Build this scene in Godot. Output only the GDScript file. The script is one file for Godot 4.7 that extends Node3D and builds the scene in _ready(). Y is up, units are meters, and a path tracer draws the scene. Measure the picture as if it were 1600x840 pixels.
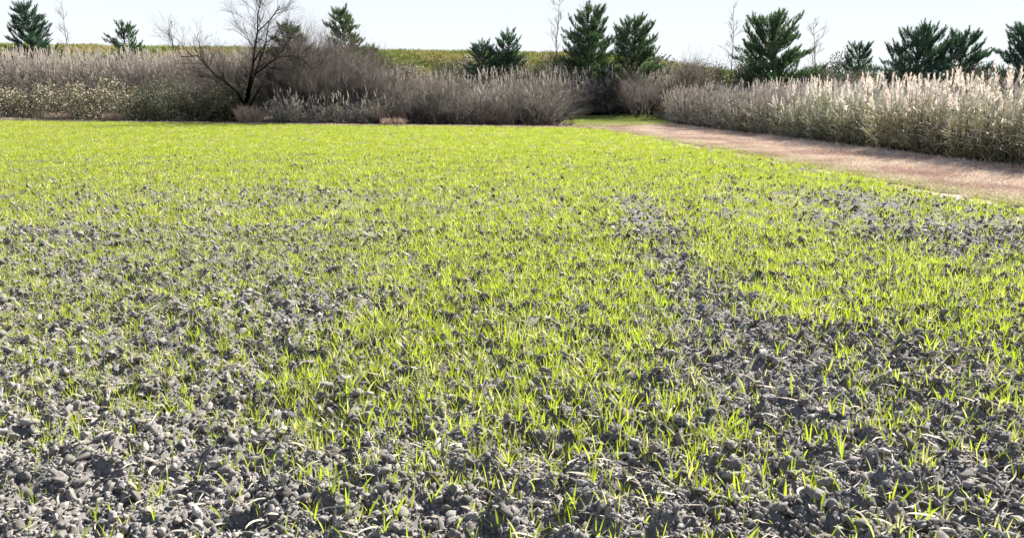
extends Node3D
# Young wheat field in low winter sun, hedge, reeds, pines and a levee behind. Camera stands at the origin, looks along -Z.

class MB:
	var v := PackedVector3Array()
	var n := PackedVector3Array()
	var c := PackedColorArray()
	var i := PackedInt32Array()
	func tri(a: int, b: int, d: int) -> void:
		i.append(a); i.append(b); i.append(d)
	func add(p: Vector3, nn: Vector3, cc: Color) -> int:
		v.append(p); n.append(nn); c.append(cc)
		return v.size() - 1
	# a flat leaf: four corners, base - widest - tip
	func leaf(p: Vector3, d: Vector3, side: Vector3, l: float, w: float, cc: Color, wide := 0.45) -> void:
		var nn := side.cross(d).normalized()
		var a := add(p, nn, cc)
		var m := p + d * (l * wide)
		var b := add(m + side * (w * 0.5), nn, cc)
		var e := add(m - side * (w * 0.5), nn, cc)
		var t := add(p + d * l, nn, cc)
		tri(a, e, b); tri(b, e, t)
	func needle(p: Vector3, d: Vector3, side: Vector3, l: float, w: float, cc: Color) -> void:
		var nn := side.cross(d).normalized()
		var a := add(p + side * (w * 0.5), nn, cc)
		var b := add(p - side * (w * 0.5), nn, cc)
		var t := add(p + d * l, nn, cc)
		tri(a, b, t)
	# a strap blade that bends along its length
	func blade(p0: Vector3, d0: Vector3, bend: Vector3, side: Vector3, l: float, w: float, seg: int, c0: Color, c1: Color, twist := 0.0) -> Vector3:
		var p := p0
		var d := d0.normalized()
		var last_a := -1
		var last_b := -1
		for k in seg + 1:
			var t := float(k) / seg
			d = (d0 + bend * t).normalized()
			var s := (side - d * side.dot(d)).normalized().rotated(d, twist * t)
			var nn := s.cross(d)
			var ww := w * 0.5 * (0.65 + 1.1 * t * (1.0 - t) * 2.0) * sqrt(maxf(0.0, 1.0 - pow(t, 3.0)))
			var cc := c0.lerp(c1, t)
			if k == seg:
				var e := add(p, nn, cc)
				tri(last_a, last_b, e)
			else:
				var a := add(p + s * ww, nn, cc)
				var b := add(p - s * ww, nn, cc)
				if k > 0:
					tri(last_a, last_b, a); tri(a, last_b, b)
				last_a = a; last_b = b
			p += d * (l / seg)
		return p
	func tube(pts: PackedVector3Array, r: PackedFloat32Array, sides: int, cc: Color) -> void:
		var last := -1
		var ref := Vector3(0.31, 0.2, 0.93)
		for k in pts.size():
			var d := (pts[mini(k + 1, pts.size() - 1)] - pts[maxi(k - 1, 0)]).normalized()
			var s := d.cross(ref).normalized()
			if s.length_squared() < 0.5:
				s = d.cross(Vector3.RIGHT).normalized()
			var u := s.cross(d)
			var first := v.size()
			for j in sides:
				var a := TAU * j / sides
				var o := s * cos(a) + u * sin(a)
				add(pts[k] + o * r[k], o, cc)
			if last >= 0:
				for j in sides:
					var j2 := (j + 1) % sides
					tri(last + j, first + j, last + j2)
					tri(last + j2, first + j, first + j2)
			last = first
	func mesh() -> ArrayMesh:
		var arr := []
		arr.resize(Mesh.ARRAY_MAX)
		arr[Mesh.ARRAY_VERTEX] = v
		arr[Mesh.ARRAY_NORMAL] = n
		arr[Mesh.ARRAY_COLOR] = c
		arr[Mesh.ARRAY_INDEX] = i
		var m := ArrayMesh.new()
		m.add_surface_from_arrays(Mesh.PRIMITIVE_TRIANGLES, arr)
		return m

# copies of one mesh, collected and then committed as a MultiMesh
class Copies:
	var buf := PackedFloat32Array()
	var count := 0
	func put(b: Basis, o: Vector3, c: Color) -> void:
		buf.append_array(PackedFloat32Array([b.x.x, b.y.x, b.z.x, o.x, b.x.y, b.y.y, b.z.y, o.y, b.x.z, b.y.z, b.z.z, o.z, c.r, c.g, c.b, 1.0]))
		count += 1

var rng := RandomNumberGenerator.new()
var used := {}
var nz_big := FastNoiseLite.new()
var nz_mid := FastNoiseLite.new()
var nz_clod := FastNoiseLite.new()
var nz_fine := FastNoiseLite.new()

func rf(a: float, b: float) -> float:
	return rng.randf_range(a, b)

func rdir() -> Vector3:
	var y := rf(-1, 1)
	var a := rf(0, TAU)
	var r := sqrt(1.0 - y * y)
	return Vector3(r * cos(a), y, r * sin(a))

func perp(d: Vector3) -> Vector3:
	var s := d.cross(rdir())
	while s.length_squared() < 0.01:
		s = d.cross(rdir())
	return s.normalized()

func numbered(called: String) -> String:
	var k: int = used.get(called, 0)
	used[called] = k + 1
	return called if k == 0 else "%s_%03d" % [called, k]

func tag(o: Node, label: String, category: String, group := "", kind := "") -> Node:
	if label: o.set_meta("label", label)
	if category: o.set_meta("category", category)
	if group: o.set_meta("group", group)
	if kind: o.set_meta("kind", kind)
	return o

func thing(called: String, at: Vector3, turn := 0.0) -> Node3D:
	var o := Node3D.new()
	o.name = numbered(called)
	add_child(o)
	o.position = at
	o.rotation.y = turn
	return o

func part(called: String, m: Mesh, mat: Material, parent: Node = self) -> MeshInstance3D:
	var o := MeshInstance3D.new()
	o.name = numbered(called) if parent == self else called
	o.mesh = m
	o.material_override = mat
	parent.add_child(o, true)
	return o

func copies_part(called: String, m: Mesh, mat: Material, cp: Copies, parent: Node = self) -> MultiMeshInstance3D:
	var mm := MultiMesh.new()
	mm.transform_format = MultiMesh.TRANSFORM_3D
	mm.use_colors = true
	mm.mesh = m
	mm.instance_count = cp.count
	mm.buffer = cp.buf
	var o := MultiMeshInstance3D.new()
	o.name = numbered(called) if parent == self else called
	o.multimesh = mm
	o.material_override = mat
	parent.add_child(o, true)
	return o

func noise_tex(size: int, freq: float, lo: float, hi: float, sd: int, oct := 4, tint := Color(1, 1, 1)) -> ImageTexture:
	var n := FastNoiseLite.new()
	n.seed = sd
	n.frequency = freq
	n.fractal_octaves = oct
	var src := n.get_seamless_image(size, size)
	var im := Image.create(size, size, false, Image.FORMAT_RGB8)
	for y in size:
		for x in size:
			var t: float = lerpf(lo, hi, src.get_pixel(x, y).r)
			im.set_pixel(x, y, Color(t * tint.r, t * tint.g, t * tint.b))
	return ImageTexture.create_from_image(im)

func material(rough: float, tex: Texture2D = null, scale := 1.0, back := Color(0, 0, 0), spec := 0.5) -> StandardMaterial3D:
	var m := StandardMaterial3D.new()
	m.vertex_color_use_as_albedo = true
	m.roughness = rough
	m.metallic_specular = spec
	m.cull_mode = BaseMaterial3D.CULL_DISABLED
	if tex:
		m.albedo_texture = tex
		m.uv1_triplanar = true
		m.uv1_world_triplanar = true
		m.uv1_scale = Vector3.ONE * scale
	if back.r + back.g + back.b > 0:
		m.backlight_enabled = true
		m.backlight = back
	return m

# ---------------------------------------------------------------- the lie of the land

func lines(t: float, xs: Array, ys: Array) -> float:
	if t <= xs[0]: return ys[0]
	for k in range(1, xs.size()):
		if t <= xs[k]:
			return lerpf(ys[k - 1], ys[k], (t - xs[k - 1]) / (xs[k] - xs[k - 1]))
	return ys[-1]

func far_edge(x: float) -> float:
	return lines(x, [-90.0, -31.0, -8.0, 0.0, 3.8, 8.0], [-66.0, -49.5, -41.2, -39.0, -37.8, -36.5])

func right_edge(z: float) -> float:
	return lines(z, [-60.0, -37.5, -32.6, -21.4, -15.3, -10.9, -4.0, 6.0], [2.2, 3.8, 4.7, 6.0, 6.5, 7.0, 8.6, 13.0])

func reed_edge(z: float) -> float:
	return lines(z, [-62.0, -55.0, -48.0, -41.0, -34.0, -28.0, -17.0, -10.0, 0.0], [4.0, 8.0, 8.9, 8.2, 8.6, 9.3, 9.9, 10.8, 12.6])

func inside(x: float, z: float) -> float:   # metres into the field, negative outside
	return minf(right_edge(z) - x, z - far_edge(x)) + nz_mid.get_noise_2d(x * 0.6, z * 0.6) * 0.75

func land(x: float, z: float) -> float:
	var behind := far_edge(minf(x, 8.0)) - z      # metres beyond the field's far edge
	var y := 0.0
	if x < 9.0:
		y -= 0.55 * smoothstep(0.5, 1.6, behind) * (1.0 - smoothstep(2.6, 5.0, behind)) * (1.0 - smoothstep(2.0, 7.0, x))
	var toward := smoothstep(-46.0, -72.0, z)
	y += 1.4 * toward
	var bank := smoothstep(-74.0, -98.0, z)
	y += bank * (5.8 - clampf((x + 61.0) / 80.0, -0.4, 1.6) * 1.25) * (1.0 - 0.35 * smoothstep(-112.0, -150.0, z)) * (1.0 - 0.5 * smoothstep(8.0, 32.0, x))
	y += nz_big.get_noise_2d(x * 0.5, z * 0.5) * 0.25 * smoothstep(-44.0, -60.0, z)
	var into_reeds := x - reed_edge(z)
	y += 0.1 * smoothstep(0.5, 9.0, into_reeds) * (1.0 - smoothstep(-60.0, -90.0, z) * 0.5)
	return y

func relief(x: float, z: float, d: float) -> float:
	var h := nz_big.get_noise_2d(x, z) * 0.04 + nz_mid.get_noise_2d(x, z) * 0.04 + nz_mid.get_noise_2d(x * 4.5 + 7.0, z * 4.5) * 0.06
	h += (0.5 + nz_clod.get_noise_2d(x, z)) * -0.055
	if d < 14.0:
		h += (0.5 + nz_fine.get_noise_2d(x, z)) * -0.02
	return h

func field_y(x: float, z: float) -> float:
	var sd := inside(x, z)
	return relief(x, z, absf(z)) * smoothstep(-0.2, 0.5, sd) - 0.15 * smoothstep(0.0, -0.6, sd)

func blob(x: float, z: float, cx: float, cz: float, rx: float, rz: float) -> float:
	var dx := (x - cx) / rx
	var dz := (z - cz) / rz
	return exp(-(dx * dx + dz * dz))

# how thickly the wheat has come up, 0 to 1
func stand(x: float, z: float) -> float:
	var d := -z
	var k := smoothstep(2.6, 4.1, d + nz_mid.get_noise_2d(x * 0.9, 31.0) * 0.5) * 0.6 + 0.13
	k += 0.6 * smoothstep(11.0, 18.0, d)
	# thin, late ground on the near left
	k -= 0.1 * smoothstep(-0.75 - d * 0.05, -1.3 - d * 0.06, x) * (1.0 - smoothstep(5.0, 9.5, d))
	k += 0.75 * blob(x, z, 0.05, -5.2, 1.05, 1.9)
	k += 0.35 * blob(x, z, 0.3, -8.0, 1.7, 3.0)
	# a wheel track and bare patches
	k -= 0.9 * blob(x, 0, 1.3 + (d - 4.5) * 0.06, 0, 0.37, 1) * smoothstep(3.2, 4.0, d) * (1.0 - smoothstep(9.0, 14.0, d))
	k -= 0.55 * blob(x, z, 2.0, -4.4, 1.1, 0.6)
	k -= 1.0 * blob(x, z, 5.2, -8.6, 1.6, 1.3)
	k -= 0.7 * blob(x, z, 4.9, -11.5, 1.1, 1.3)
	k += 0.32 * blob(x, z, 3.2, -5.6, 0.8, 0.9)
	k += 0.25 * blob(x, z, 2.7, -8.2, 1.0, 1.6)
	k -= 0.7 * blob(x, z, -1.3, -5.7, 0.42, 0.75)
	k -= 0.5 * blob(x, z, 0.35, -4.55, 0.2, 0.16)
	k -= 0.5 * blob(x, z, -0.2, -6.9, 0.22, 0.3)
	k -= 0.35 * blob(x, z, -3.6, -12.0, 2.4, 1.0)
	k -= 0.3 * blob(x, z, -5.5, -8.7, 1.1, 0.8)
	k -= 0.04 * smoothstep(-1.2, -3.0, x) * smoothstep(5.0, 8.0, d) * (1.0 - smoothstep(12.0, 19.0, d))
	var nn := nz_mid.get_noise_2d(x * 1.3 + 40.0, z * 1.3) * 0.5 + nz_mid.get_noise_2d(x * 3.1, z * 3.1 + 70.0) * 0.28
	k += nn * (0.62 - 0.42 * smoothstep(13.0, 24.0, d))
	return clampf(k, 0.12, 1.0) * smoothstep(-0.25, 0.7, inside(x, z))

# ---------------------------------------------------------------- plants

func bend_path(p: Vector3, d: Vector3, l: float, seg: int, wander: float, lift: Vector3) -> PackedVector3Array:
	var out := PackedVector3Array([p])
	for k in seg:
		d = (d + rdir() * wander + lift).normalized()
		p += d * (l / seg)
		out.append(p)
	return out

func taper(r0: float, r1: float, k: int) -> PackedFloat32Array:
	var out := PackedFloat32Array()
	for j in k: out.append(lerpf(r0, r1, float(j) / (k - 1)))
	return out

func tuft(mb: MB, p: Vector3, axis: Vector3, n: int, l: float, w: float, col: Color) -> void:
	for k in n:
		var d := (axis * rf(0.7, 1.3) + rdir() * 0.62).normalized()
		var q := p + axis * rf(-0.14, 0.05)
		var s := rf(0.8, 1.2)
		mb.needle(q, d, perp(d), l * rf(0.7, 1.2), w, Color(col.r * s, col.g * s, col.b * s))

func make_pine(h: float, r: float, sd: int, fingers: float, col: Color, open := 1.0, bare := 0.12) -> Array:
	rng.seed = sd
	var wood := MB.new()
	var limbs := MB.new()
	var crown := MB.new()
	var bark := Color(0.11, 0.085, 0.07)
	var pts := bend_path(Vector3.ZERO, Vector3.UP, h, 9, 0.1, Vector3(0, 0.1, 0))
	wood.tube(pts, taper(0.055 + h * 0.011, 0.015, pts.size()), 7, bark)
	var y := h * bare
	while y < h * 0.97:
		var t := y / h
		var prof: float = minf(1.0, 0.5 + t * 1.9) * pow(1.0 - t, 0.45)
		var at: Vector3 = pts[int(t * 9)].lerp(pts[mini(int(t * 9) + 1, 9)], t * 9 - int(t * 9))
		var nb := rng.randi_range(3, 5)
		var a0 := rf(0, TAU)
		for k in nb:
			if rng.randf() > open: continue
			var l := r * 1.35 * prof * rf(0.4, 1.12) + 0.25
			var a := a0 + TAU * k / nb + rf(-0.4, 0.4)
			var el := lerpf(-0.2, 0.5, t) + rf(-0.45, 0.5)
			var d := Vector3(cos(a) * cos(el), sin(el), sin(a) * cos(el))
			var bp := bend_path(at, d, l, 5, 0.17, Vector3(0, 0.02 + 0.07 * fingers, 0))
			limbs.tube(bp, taper(0.016 + l * 0.009, 0.007, 6), 4, bark)
			var steps := maxi(2, int(l / 0.2))
			for s in range(1, steps + 1):
				var f := 0.25 + 0.75 * float(s) / steps
				var fi := mini(int(f * 5), 4)
				var bpnt: Vector3 = bp[fi].lerp(bp[fi + 1], f * 5 - fi)
				var bd: Vector3 = (bp[fi + 1] - bp[fi]).normalized()
				var tone := rf(0.72, 1.25)
				var cc := Color(col.r * tone, col.g * tone, col.b * tone)
				if s == steps:
					var up := (bd + Vector3(0, 0.9 * fingers, 0)).normalized()
					for q in 4:
						tuft(crown, bpnt + up * (0.11 * q), up, 22, 0.21 - 0.02 * q, 0.022, cc)
				else:
					for sgn in [-1.0, 1.0]:
						if rng.randf() < 0.12: continue
						var sd2: Vector3 = bd.cross(Vector3.UP).normalized() * sgn
						var sub: Vector3 = (bd * 0.7 + sd2 * rf(0.4, 0.9) + Vector3(0, rf(0.1, 0.5) + 0.6 * fingers, 0)).normalized()
						var sl := rf(0.16, 0.48) * (1.15 - 0.5 * f) * (0.8 + r * 0.22)
						limbs.tube(PackedVector3Array([bpnt, bpnt + sub * sl]), PackedFloat32Array([0.009, 0.005]), 3, bark)
						tuft(crown, bpnt + sub * sl * 0.55, sub, 16, 0.2, 0.022, cc)
						tuft(crown, bpnt + sub * sl, sub, 22, 0.2, 0.022, cc)
		y += rf(0.11, 0.19) * (0.7 + h * 0.05)
	for q in 7:
		tuft(crown, pts[9] + Vector3(0, -0.5 + 0.09 * q, 0), Vector3.UP, 20, 0.2, 0.022, col)
	return [wood.mesh(), limbs.mesh(), crown.mesh()]

func grow(mb: MB, tw: MB, p: Vector3, d: Vector3, l: float, r: float, depth: int, lift: float, spread: float, col: Color, kids := 3) -> void:
	var seg := 4 if depth > 1 else 3
	var pts := bend_path(p, d, l, seg, 0.16, Vector3(0, lift, 0))
	var into := mb if r > 0.012 else tw
	into.tube(pts, taper(r, r * 0.5, seg + 1), 5 if r > 0.03 else 3, col)
	if depth <= 0: return
	for k in kids + (1 if depth > 1 else 0):
		var f := rf(0.3, 1.0)
		var fi := mini(int(f * seg), seg - 1)
		var q: Vector3 = pts[fi].lerp(pts[fi + 1], f * seg - fi)
		var bd: Vector3 = (pts[fi + 1] - pts[fi]).normalized()
		var nd := (bd + perp(bd) * rf(0.5, 1.0) * spread).normalized()
		grow(mb, tw, q, nd, l * rf(0.5, 0.8), r * lerpf(0.62, 0.42, f), depth - 1, lift, spread, col, kids)

# a bare, many-stemmed shrub
func make_twigs(w: float, h: float, sd: int, col: Color, stems := 13, depth := 3) -> Array:
	rng.seed = sd
	var a := MB.new()
	var b := MB.new()
	for k in stems:
		var ang := rf(0, TAU)
		var rr := w * 0.5 * sqrt(rng.randf())
		var d := Vector3(cos(ang) * rf(0.1, 0.75) * w / h, 1.0, sin(ang) * rf(0.1, 0.75) * w / h).normalized()
		var tone := rf(0.75, 1.25)
		grow(a, b, Vector3(cos(ang) * rr * 0.6, -0.1, sin(ang) * rr * 0.6), d, h * rf(0.45, 0.68), rf(0.022, 0.036), depth, 0.05, 0.85, Color(col.r * tone, col.g * tone, col.b * tone), 4)
	return [a.mesh(), b.mesh()]

# a leafy shrub: stems inside, leaves in clumps over an uneven mound
func make_bush(w: float, h: float, sd: int, cols: Array, leaves: int, leaf_len: float, clumps := 34, drape := 0.0) -> Array:
	rng.seed = sd
	var st := MB.new()
	var lf := MB.new()
	var bark := Color(0.3, 0.26, 0.235)
	var heads := []
	for k in clumps:
		var a := rf(0, TAU)
		var u := rf(0.05, 1.0)
		var top := Vector3(cos(a) * w * 0.5 * sqrt(1.0 - u * u * 0.7) * rf(0.5, 1.05), h * u * rf(0.75, 1.08), sin(a) * w * 0.5 * sqrt(1.0 - u * u * 0.7) * rf(0.5, 1.05))
		heads.append(top)
		var foot := Vector3(top.x * 0.3, -0.1, top.z * 0.3)
		var mid := foot.lerp(top, 0.55) + rdir() * 0.2
		st.tube(PackedVector3Array([foot, mid, top]), PackedFloat32Array([0.028, 0.02, 0.01]), 4, bark)
		for j in 4:
			var e := top + (rdir() + Vector3(0, 0.5, 0)) * rf(0.2, 0.5)
			st.tube(PackedVector3Array([mid.lerp(top, rng.randf()), e]), PackedFloat32Array([0.013, 0.006]), 3, bark)
	for k in leaves:
		var hd: Vector3 = heads[rng.randi() % heads.size()]
		var cc: Color = cols[rng.randi() % cols.size()]
		var s := rf(0.7, 1.3)
		var q := hd + rdir() * pow(rng.randf(), 0.5) * 0.42 * (0.6 + 0.2 * w)
		if q.y < 0.03: q.y = rf(0.03, 0.3)
		var d := (rdir() + Vector3(0, 0.25 - drape, 0)).normalized()
		lf.leaf(q, d, perp(d), leaf_len * rf(0.6, 1.3), leaf_len * rf(0.35, 0.6), Color(cc.r * s, cc.g * s, cc.b * s))
	return [st.mesh(), lf.mesh()]

func make_reed(h: float, sd: int, plume: float, stemc: Color, leafc: Color, leaftip: Color, plumec: Color, nl := 7, lean := 0.12) -> Array:
	rng.seed = sd
	var st := MB.new()
	var lv := MB.new()
	var pl := MB.new()
	var d0 := Vector3(rf(-lean, lean), 1, rf(-lean, lean)).normalized()
	var pts := bend_path(Vector3(0, -0.05, 0), d0, h, 6, 0.03, Vector3(rf(-0.02, 0.02), 0, rf(-0.02, 0.02)))
	st.tube(pts, taper(0.0075, 0.003, 7), 4, stemc)
	for k in nl:
		var f := rf(0.08, 0.82)
		var fi := int(f * 6)
		var p: Vector3 = pts[fi].lerp(pts[fi + 1], f * 6 - fi)
		var a := rf(0, TAU)
		var d := Vector3(cos(a) * 0.55, 1.0, sin(a) * 0.55).normalized()
		var tone := rf(0.75, 1.25)
		var c0 := Color(leafc.r * tone, leafc.g * tone, leafc.b * tone)
		lv.blade(p, d, Vector3(cos(a) * rf(0.2, 1.0), -rf(0.2, 1.7), sin(a) * rf(0.2, 1.0)), perp(d), rf(0.3, 0.6), rf(0.014, 0.024), 4, c0, leaftip, rf(-1.5, 1.5))
	if plume > 0.0:
		var top: Vector3 = pts[6]
		var ax: Vector3 = (pts[6] - pts[5]).normalized()
		var side := perp(ax)
		for k in 46:
			var t := rng.randf()
			var p := top + ax * plume * (t - 0.35) + side * 0.035 * t * t
			var d := (ax * 1.0 + rdir() * 0.55 + side * 0.22 * t).normalized()
			var tone := rf(0.8, 1.2)
			pl.needle(p, d, perp(d), plume * rf(0.16, 0.3) * (1.25 - 0.6 * t), 0.021, Color(plumec.r * tone, plumec.g * tone, plumec.b * tone))
	return [st.mesh(), lv.mesh(), pl.mesh() if plume > 0.0 else null]

func join(parts: Array) -> ArrayMesh:
	var st := SurfaceTool.new()
	st.begin(Mesh.PRIMITIVE_TRIANGLES)
	for m in parts:
		if m: st.append_from(m, 0, Transform3D.IDENTITY)
	return st.commit()

func make_clod(sd: int, level: int) -> ArrayMesh:
	var n := FastNoiseLite.new()
	n.seed = sd
	n.frequency = 1.1
	n.fractal_octaves = 3
	rng.seed = sd
	var sm := SphereMesh.new()
	sm.radius = 1.0
	sm.height = 2.0
	sm.radial_segments = 8 + 4 * level
	sm.rings = 4 + 2 * level
	var cuts := []
	for k in 9: cuts.append([rdir(), rf(0.45, 0.85)])
	var arr := sm.get_mesh_arrays()
	var vs: PackedVector3Array = arr[Mesh.ARRAY_VERTEX]
	for k in vs.size():
		var d := vs[k].normalized()
		var r := 1.0 + n.get_noise_3dv(d * 2.3) * 1.25
		for c in cuts:
			var t: float = d.dot(c[0])
			if t > 0.05: r = minf(r, c[1] / t)
		vs[k] = d * r * Vector3(1.0, 0.72, 0.9)
	arr[Mesh.ARRAY_VERTEX] = vs
	arr[Mesh.ARRAY_TANGENT] = null
	arr[Mesh.ARRAY_TEX_UV] = null
	var m := ArrayMesh.new()
	m.add_surface_from_arrays(Mesh.PRIMITIVE_TRIANGLES, arr)
	var st := SurfaceTool.new()
	st.create_from(m, 0)
	st.deindex()
	st.set_smooth_group(-1)
	st.generate_normals()
	return st.commit()

func place(called: String, parts: Array, at: Vector3, turn: float, scale_by: Vector3, label: String, category: String, group := "") -> Node3D:
	var o := thing(called, at, turn)
	o.scale = scale_by
	for p in parts:
		if p[1]: part(p[0], p[1], p[2], o.get_node(p[3]) if p.size() > 3 else o)
	tag(o, label, category, group)
	return o

# ----------------------------------------------------------------

func _ready() -> void:
	# camera
	var cam := Camera3D.new()
	cam.name = "camera"
	cam.fov = 36.98
	cam.near = 0.05
	cam.far = 4000
	add_child(cam)
	cam.position = Vector3(0, 1.5, 0)
	cam.rotation_degrees = Vector3(-12.13, 0, 0)
	cam.current = true
	# sky
	var we := WorldEnvironment.new()
	we.name = "environment"
	var env := Environment.new()
	env.background_mode = Environment.BG_SKY
	var sky := Sky.new()
	var sm := ProceduralSkyMaterial.new()
	sm.sky_top_color = Color(0.24, 0.31, 0.43)
	sm.sky_horizon_color = Color(0.6, 0.613, 0.618)
	sm.sky_curve = 0.4
	sm.ground_horizon_color = Color(0.45, 0.42, 0.38)
	sm.ground_bottom_color = Color(0.3, 0.28, 0.25)
	sm.sun_angle_max = 50.0
	sm.sun_curve = 0.12
	sky.sky_material = sm
	env.sky = sky
	env.tonemap_mode = Environment.TONE_MAPPER_LINEAR
	env.tonemap_exposure = 3.35
	env.sdfgi_enabled = true
	env.ssao_enabled = true
	env.ssil_enabled = true
	we.environment = env
	add_child(we)
	# sun: ahead and to the right
	var sun := DirectionalLight3D.new()
	sun.name = "sun"
	sun.light_energy = 1.6
	sun.light_angular_distance = 0.5
	sun.light_color = Color(1.0, 0.97, 0.92)
	sun.shadow_enabled = true
	add_child(sun)
	var az := deg_to_rad(45.0)
	var el := deg_to_rad(39.0)
	var to_sun := Vector3(sin(az) * cos(el), sin(el), -cos(az) * cos(el))
	sun.look_at_from_position(to_sun * 50.0, Vector3.ZERO, Vector3.UP)

	nz_big.seed = 3; nz_big.frequency = 0.55; nz_big.fractal_octaves = 2
	nz_mid.seed = 8; nz_mid.frequency = 1.1; nz_mid.fractal_octaves = 3
	nz_clod.seed = 15; nz_clod.noise_type = FastNoiseLite.TYPE_CELLULAR; nz_clod.frequency = 9.0; nz_clod.fractal_type = FastNoiseLite.FRACTAL_NONE; nz_clod.cellular_return_type = FastNoiseLite.RETURN_DISTANCE
	nz_fine.seed = 21; nz_fine.noise_type = FastNoiseLite.TYPE_CELLULAR; nz_fine.frequency = 26.0; nz_fine.fractal_type = FastNoiseLite.FRACTAL_NONE; nz_fine.cellular_return_type = FastNoiseLite.RETURN_DISTANCE

	build_ground()
	build_path()
	build_levee_growth()
	build_trees()
	build_shrubs()
	build_reeds()
	build_soil()
	build_wheat()
	build_residue()

func ground_color(x: float, z: float) -> Color:
	var n := nz_mid.get_noise_2d(x * 0.3, z * 0.3)
	var n2 := nz_mid.get_noise_2d(x * 0.12 + 9.0, z * 0.12)
	var litter := Color(0.15, 0.12, 0.095).lerp(Color(0.22, 0.175, 0.135), 0.5 + n)
	var grass := Color(0.17, 0.17, 0.05).lerp(Color(0.24, 0.19, 0.085), clampf(0.45 + n * 0.9 + n2, 0, 1))
	return litter.lerp(grass, smoothstep(-70.0, -80.0, z))

func build_ground() -> void:
	# one sheet to the horizon: fine near the hedge and levee, coarse beyond
	var xs := PackedFloat32Array([-2500, -1200, -600, -300, -180, -130])
	var x := -95.0
	while x <= 80.0:
		xs.append(x); x += 0.6
	xs.append_array(PackedFloat32Array([100, 130, 180, 300, 600, 1200, 2500]))
	var zs := PackedFloat32Array([2500, 1000, 400, 150, 60, 25, 10, 4])
	var z := 0.0
	while z >= -125.0:
		zs.append(z); z -= 0.6
	zs.append_array(PackedFloat32Array([-130, -140, -155, -180, -250, -400, -800, -1500, -2800]))
	var mb := MB.new()
	var w := xs.size()
	for b in zs.size():
		for a in w:
			var sd := inside(xs[a], zs[b])
			var y := land(xs[a], zs[b]) - 0.3 * smoothstep(-0.3, 0.6, sd)
			mb.v.append(Vector3(xs[a], y, zs[b]))
			mb.c.append(ground_color(xs[a], zs[b]))
	finish_grid(mb, w, zs.size())
	var g := part("ground", mb.mesh(), material(0.95, noise_tex(512, 0.02, 0.62, 1.0, 5, 5), 0.6, Color(0, 0, 0), 0.2))
	tag(g, "brown littered ground under hedge and reeds, rising to the levee", "", "", "structure")

# normals and triangles of a grid whose rows run away from the camera
func finish_grid(mb: MB, w: int, h: int) -> void:
	mb.n.resize(mb.v.size())
	for b in h:
		var b0 := maxi(b - 1, 0)
		var b1 := mini(b + 1, h - 1)
		for a in w:
			var du := mb.v[b * w + mini(a + 1, w - 1)] - mb.v[b * w + maxi(a - 1, 0)]
			var dv := mb.v[b1 * w + a] - mb.v[b0 * w + a]
			mb.n[b * w + a] = du.cross(dv).normalized()
	var idx := PackedInt32Array()
	idx.resize((w - 1) * (h - 1) * 6)
	var k := 0
	for b in h - 1:
		for a in w - 1:
			var p := b * w + a
			idx[k] = p; idx[k + 1] = p + w; idx[k + 2] = p + 1
			idx[k + 3] = p + 1; idx[k + 4] = p + w; idx[k + 5] = p + w + 1
			k += 6
	mb.i = idx

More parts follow.
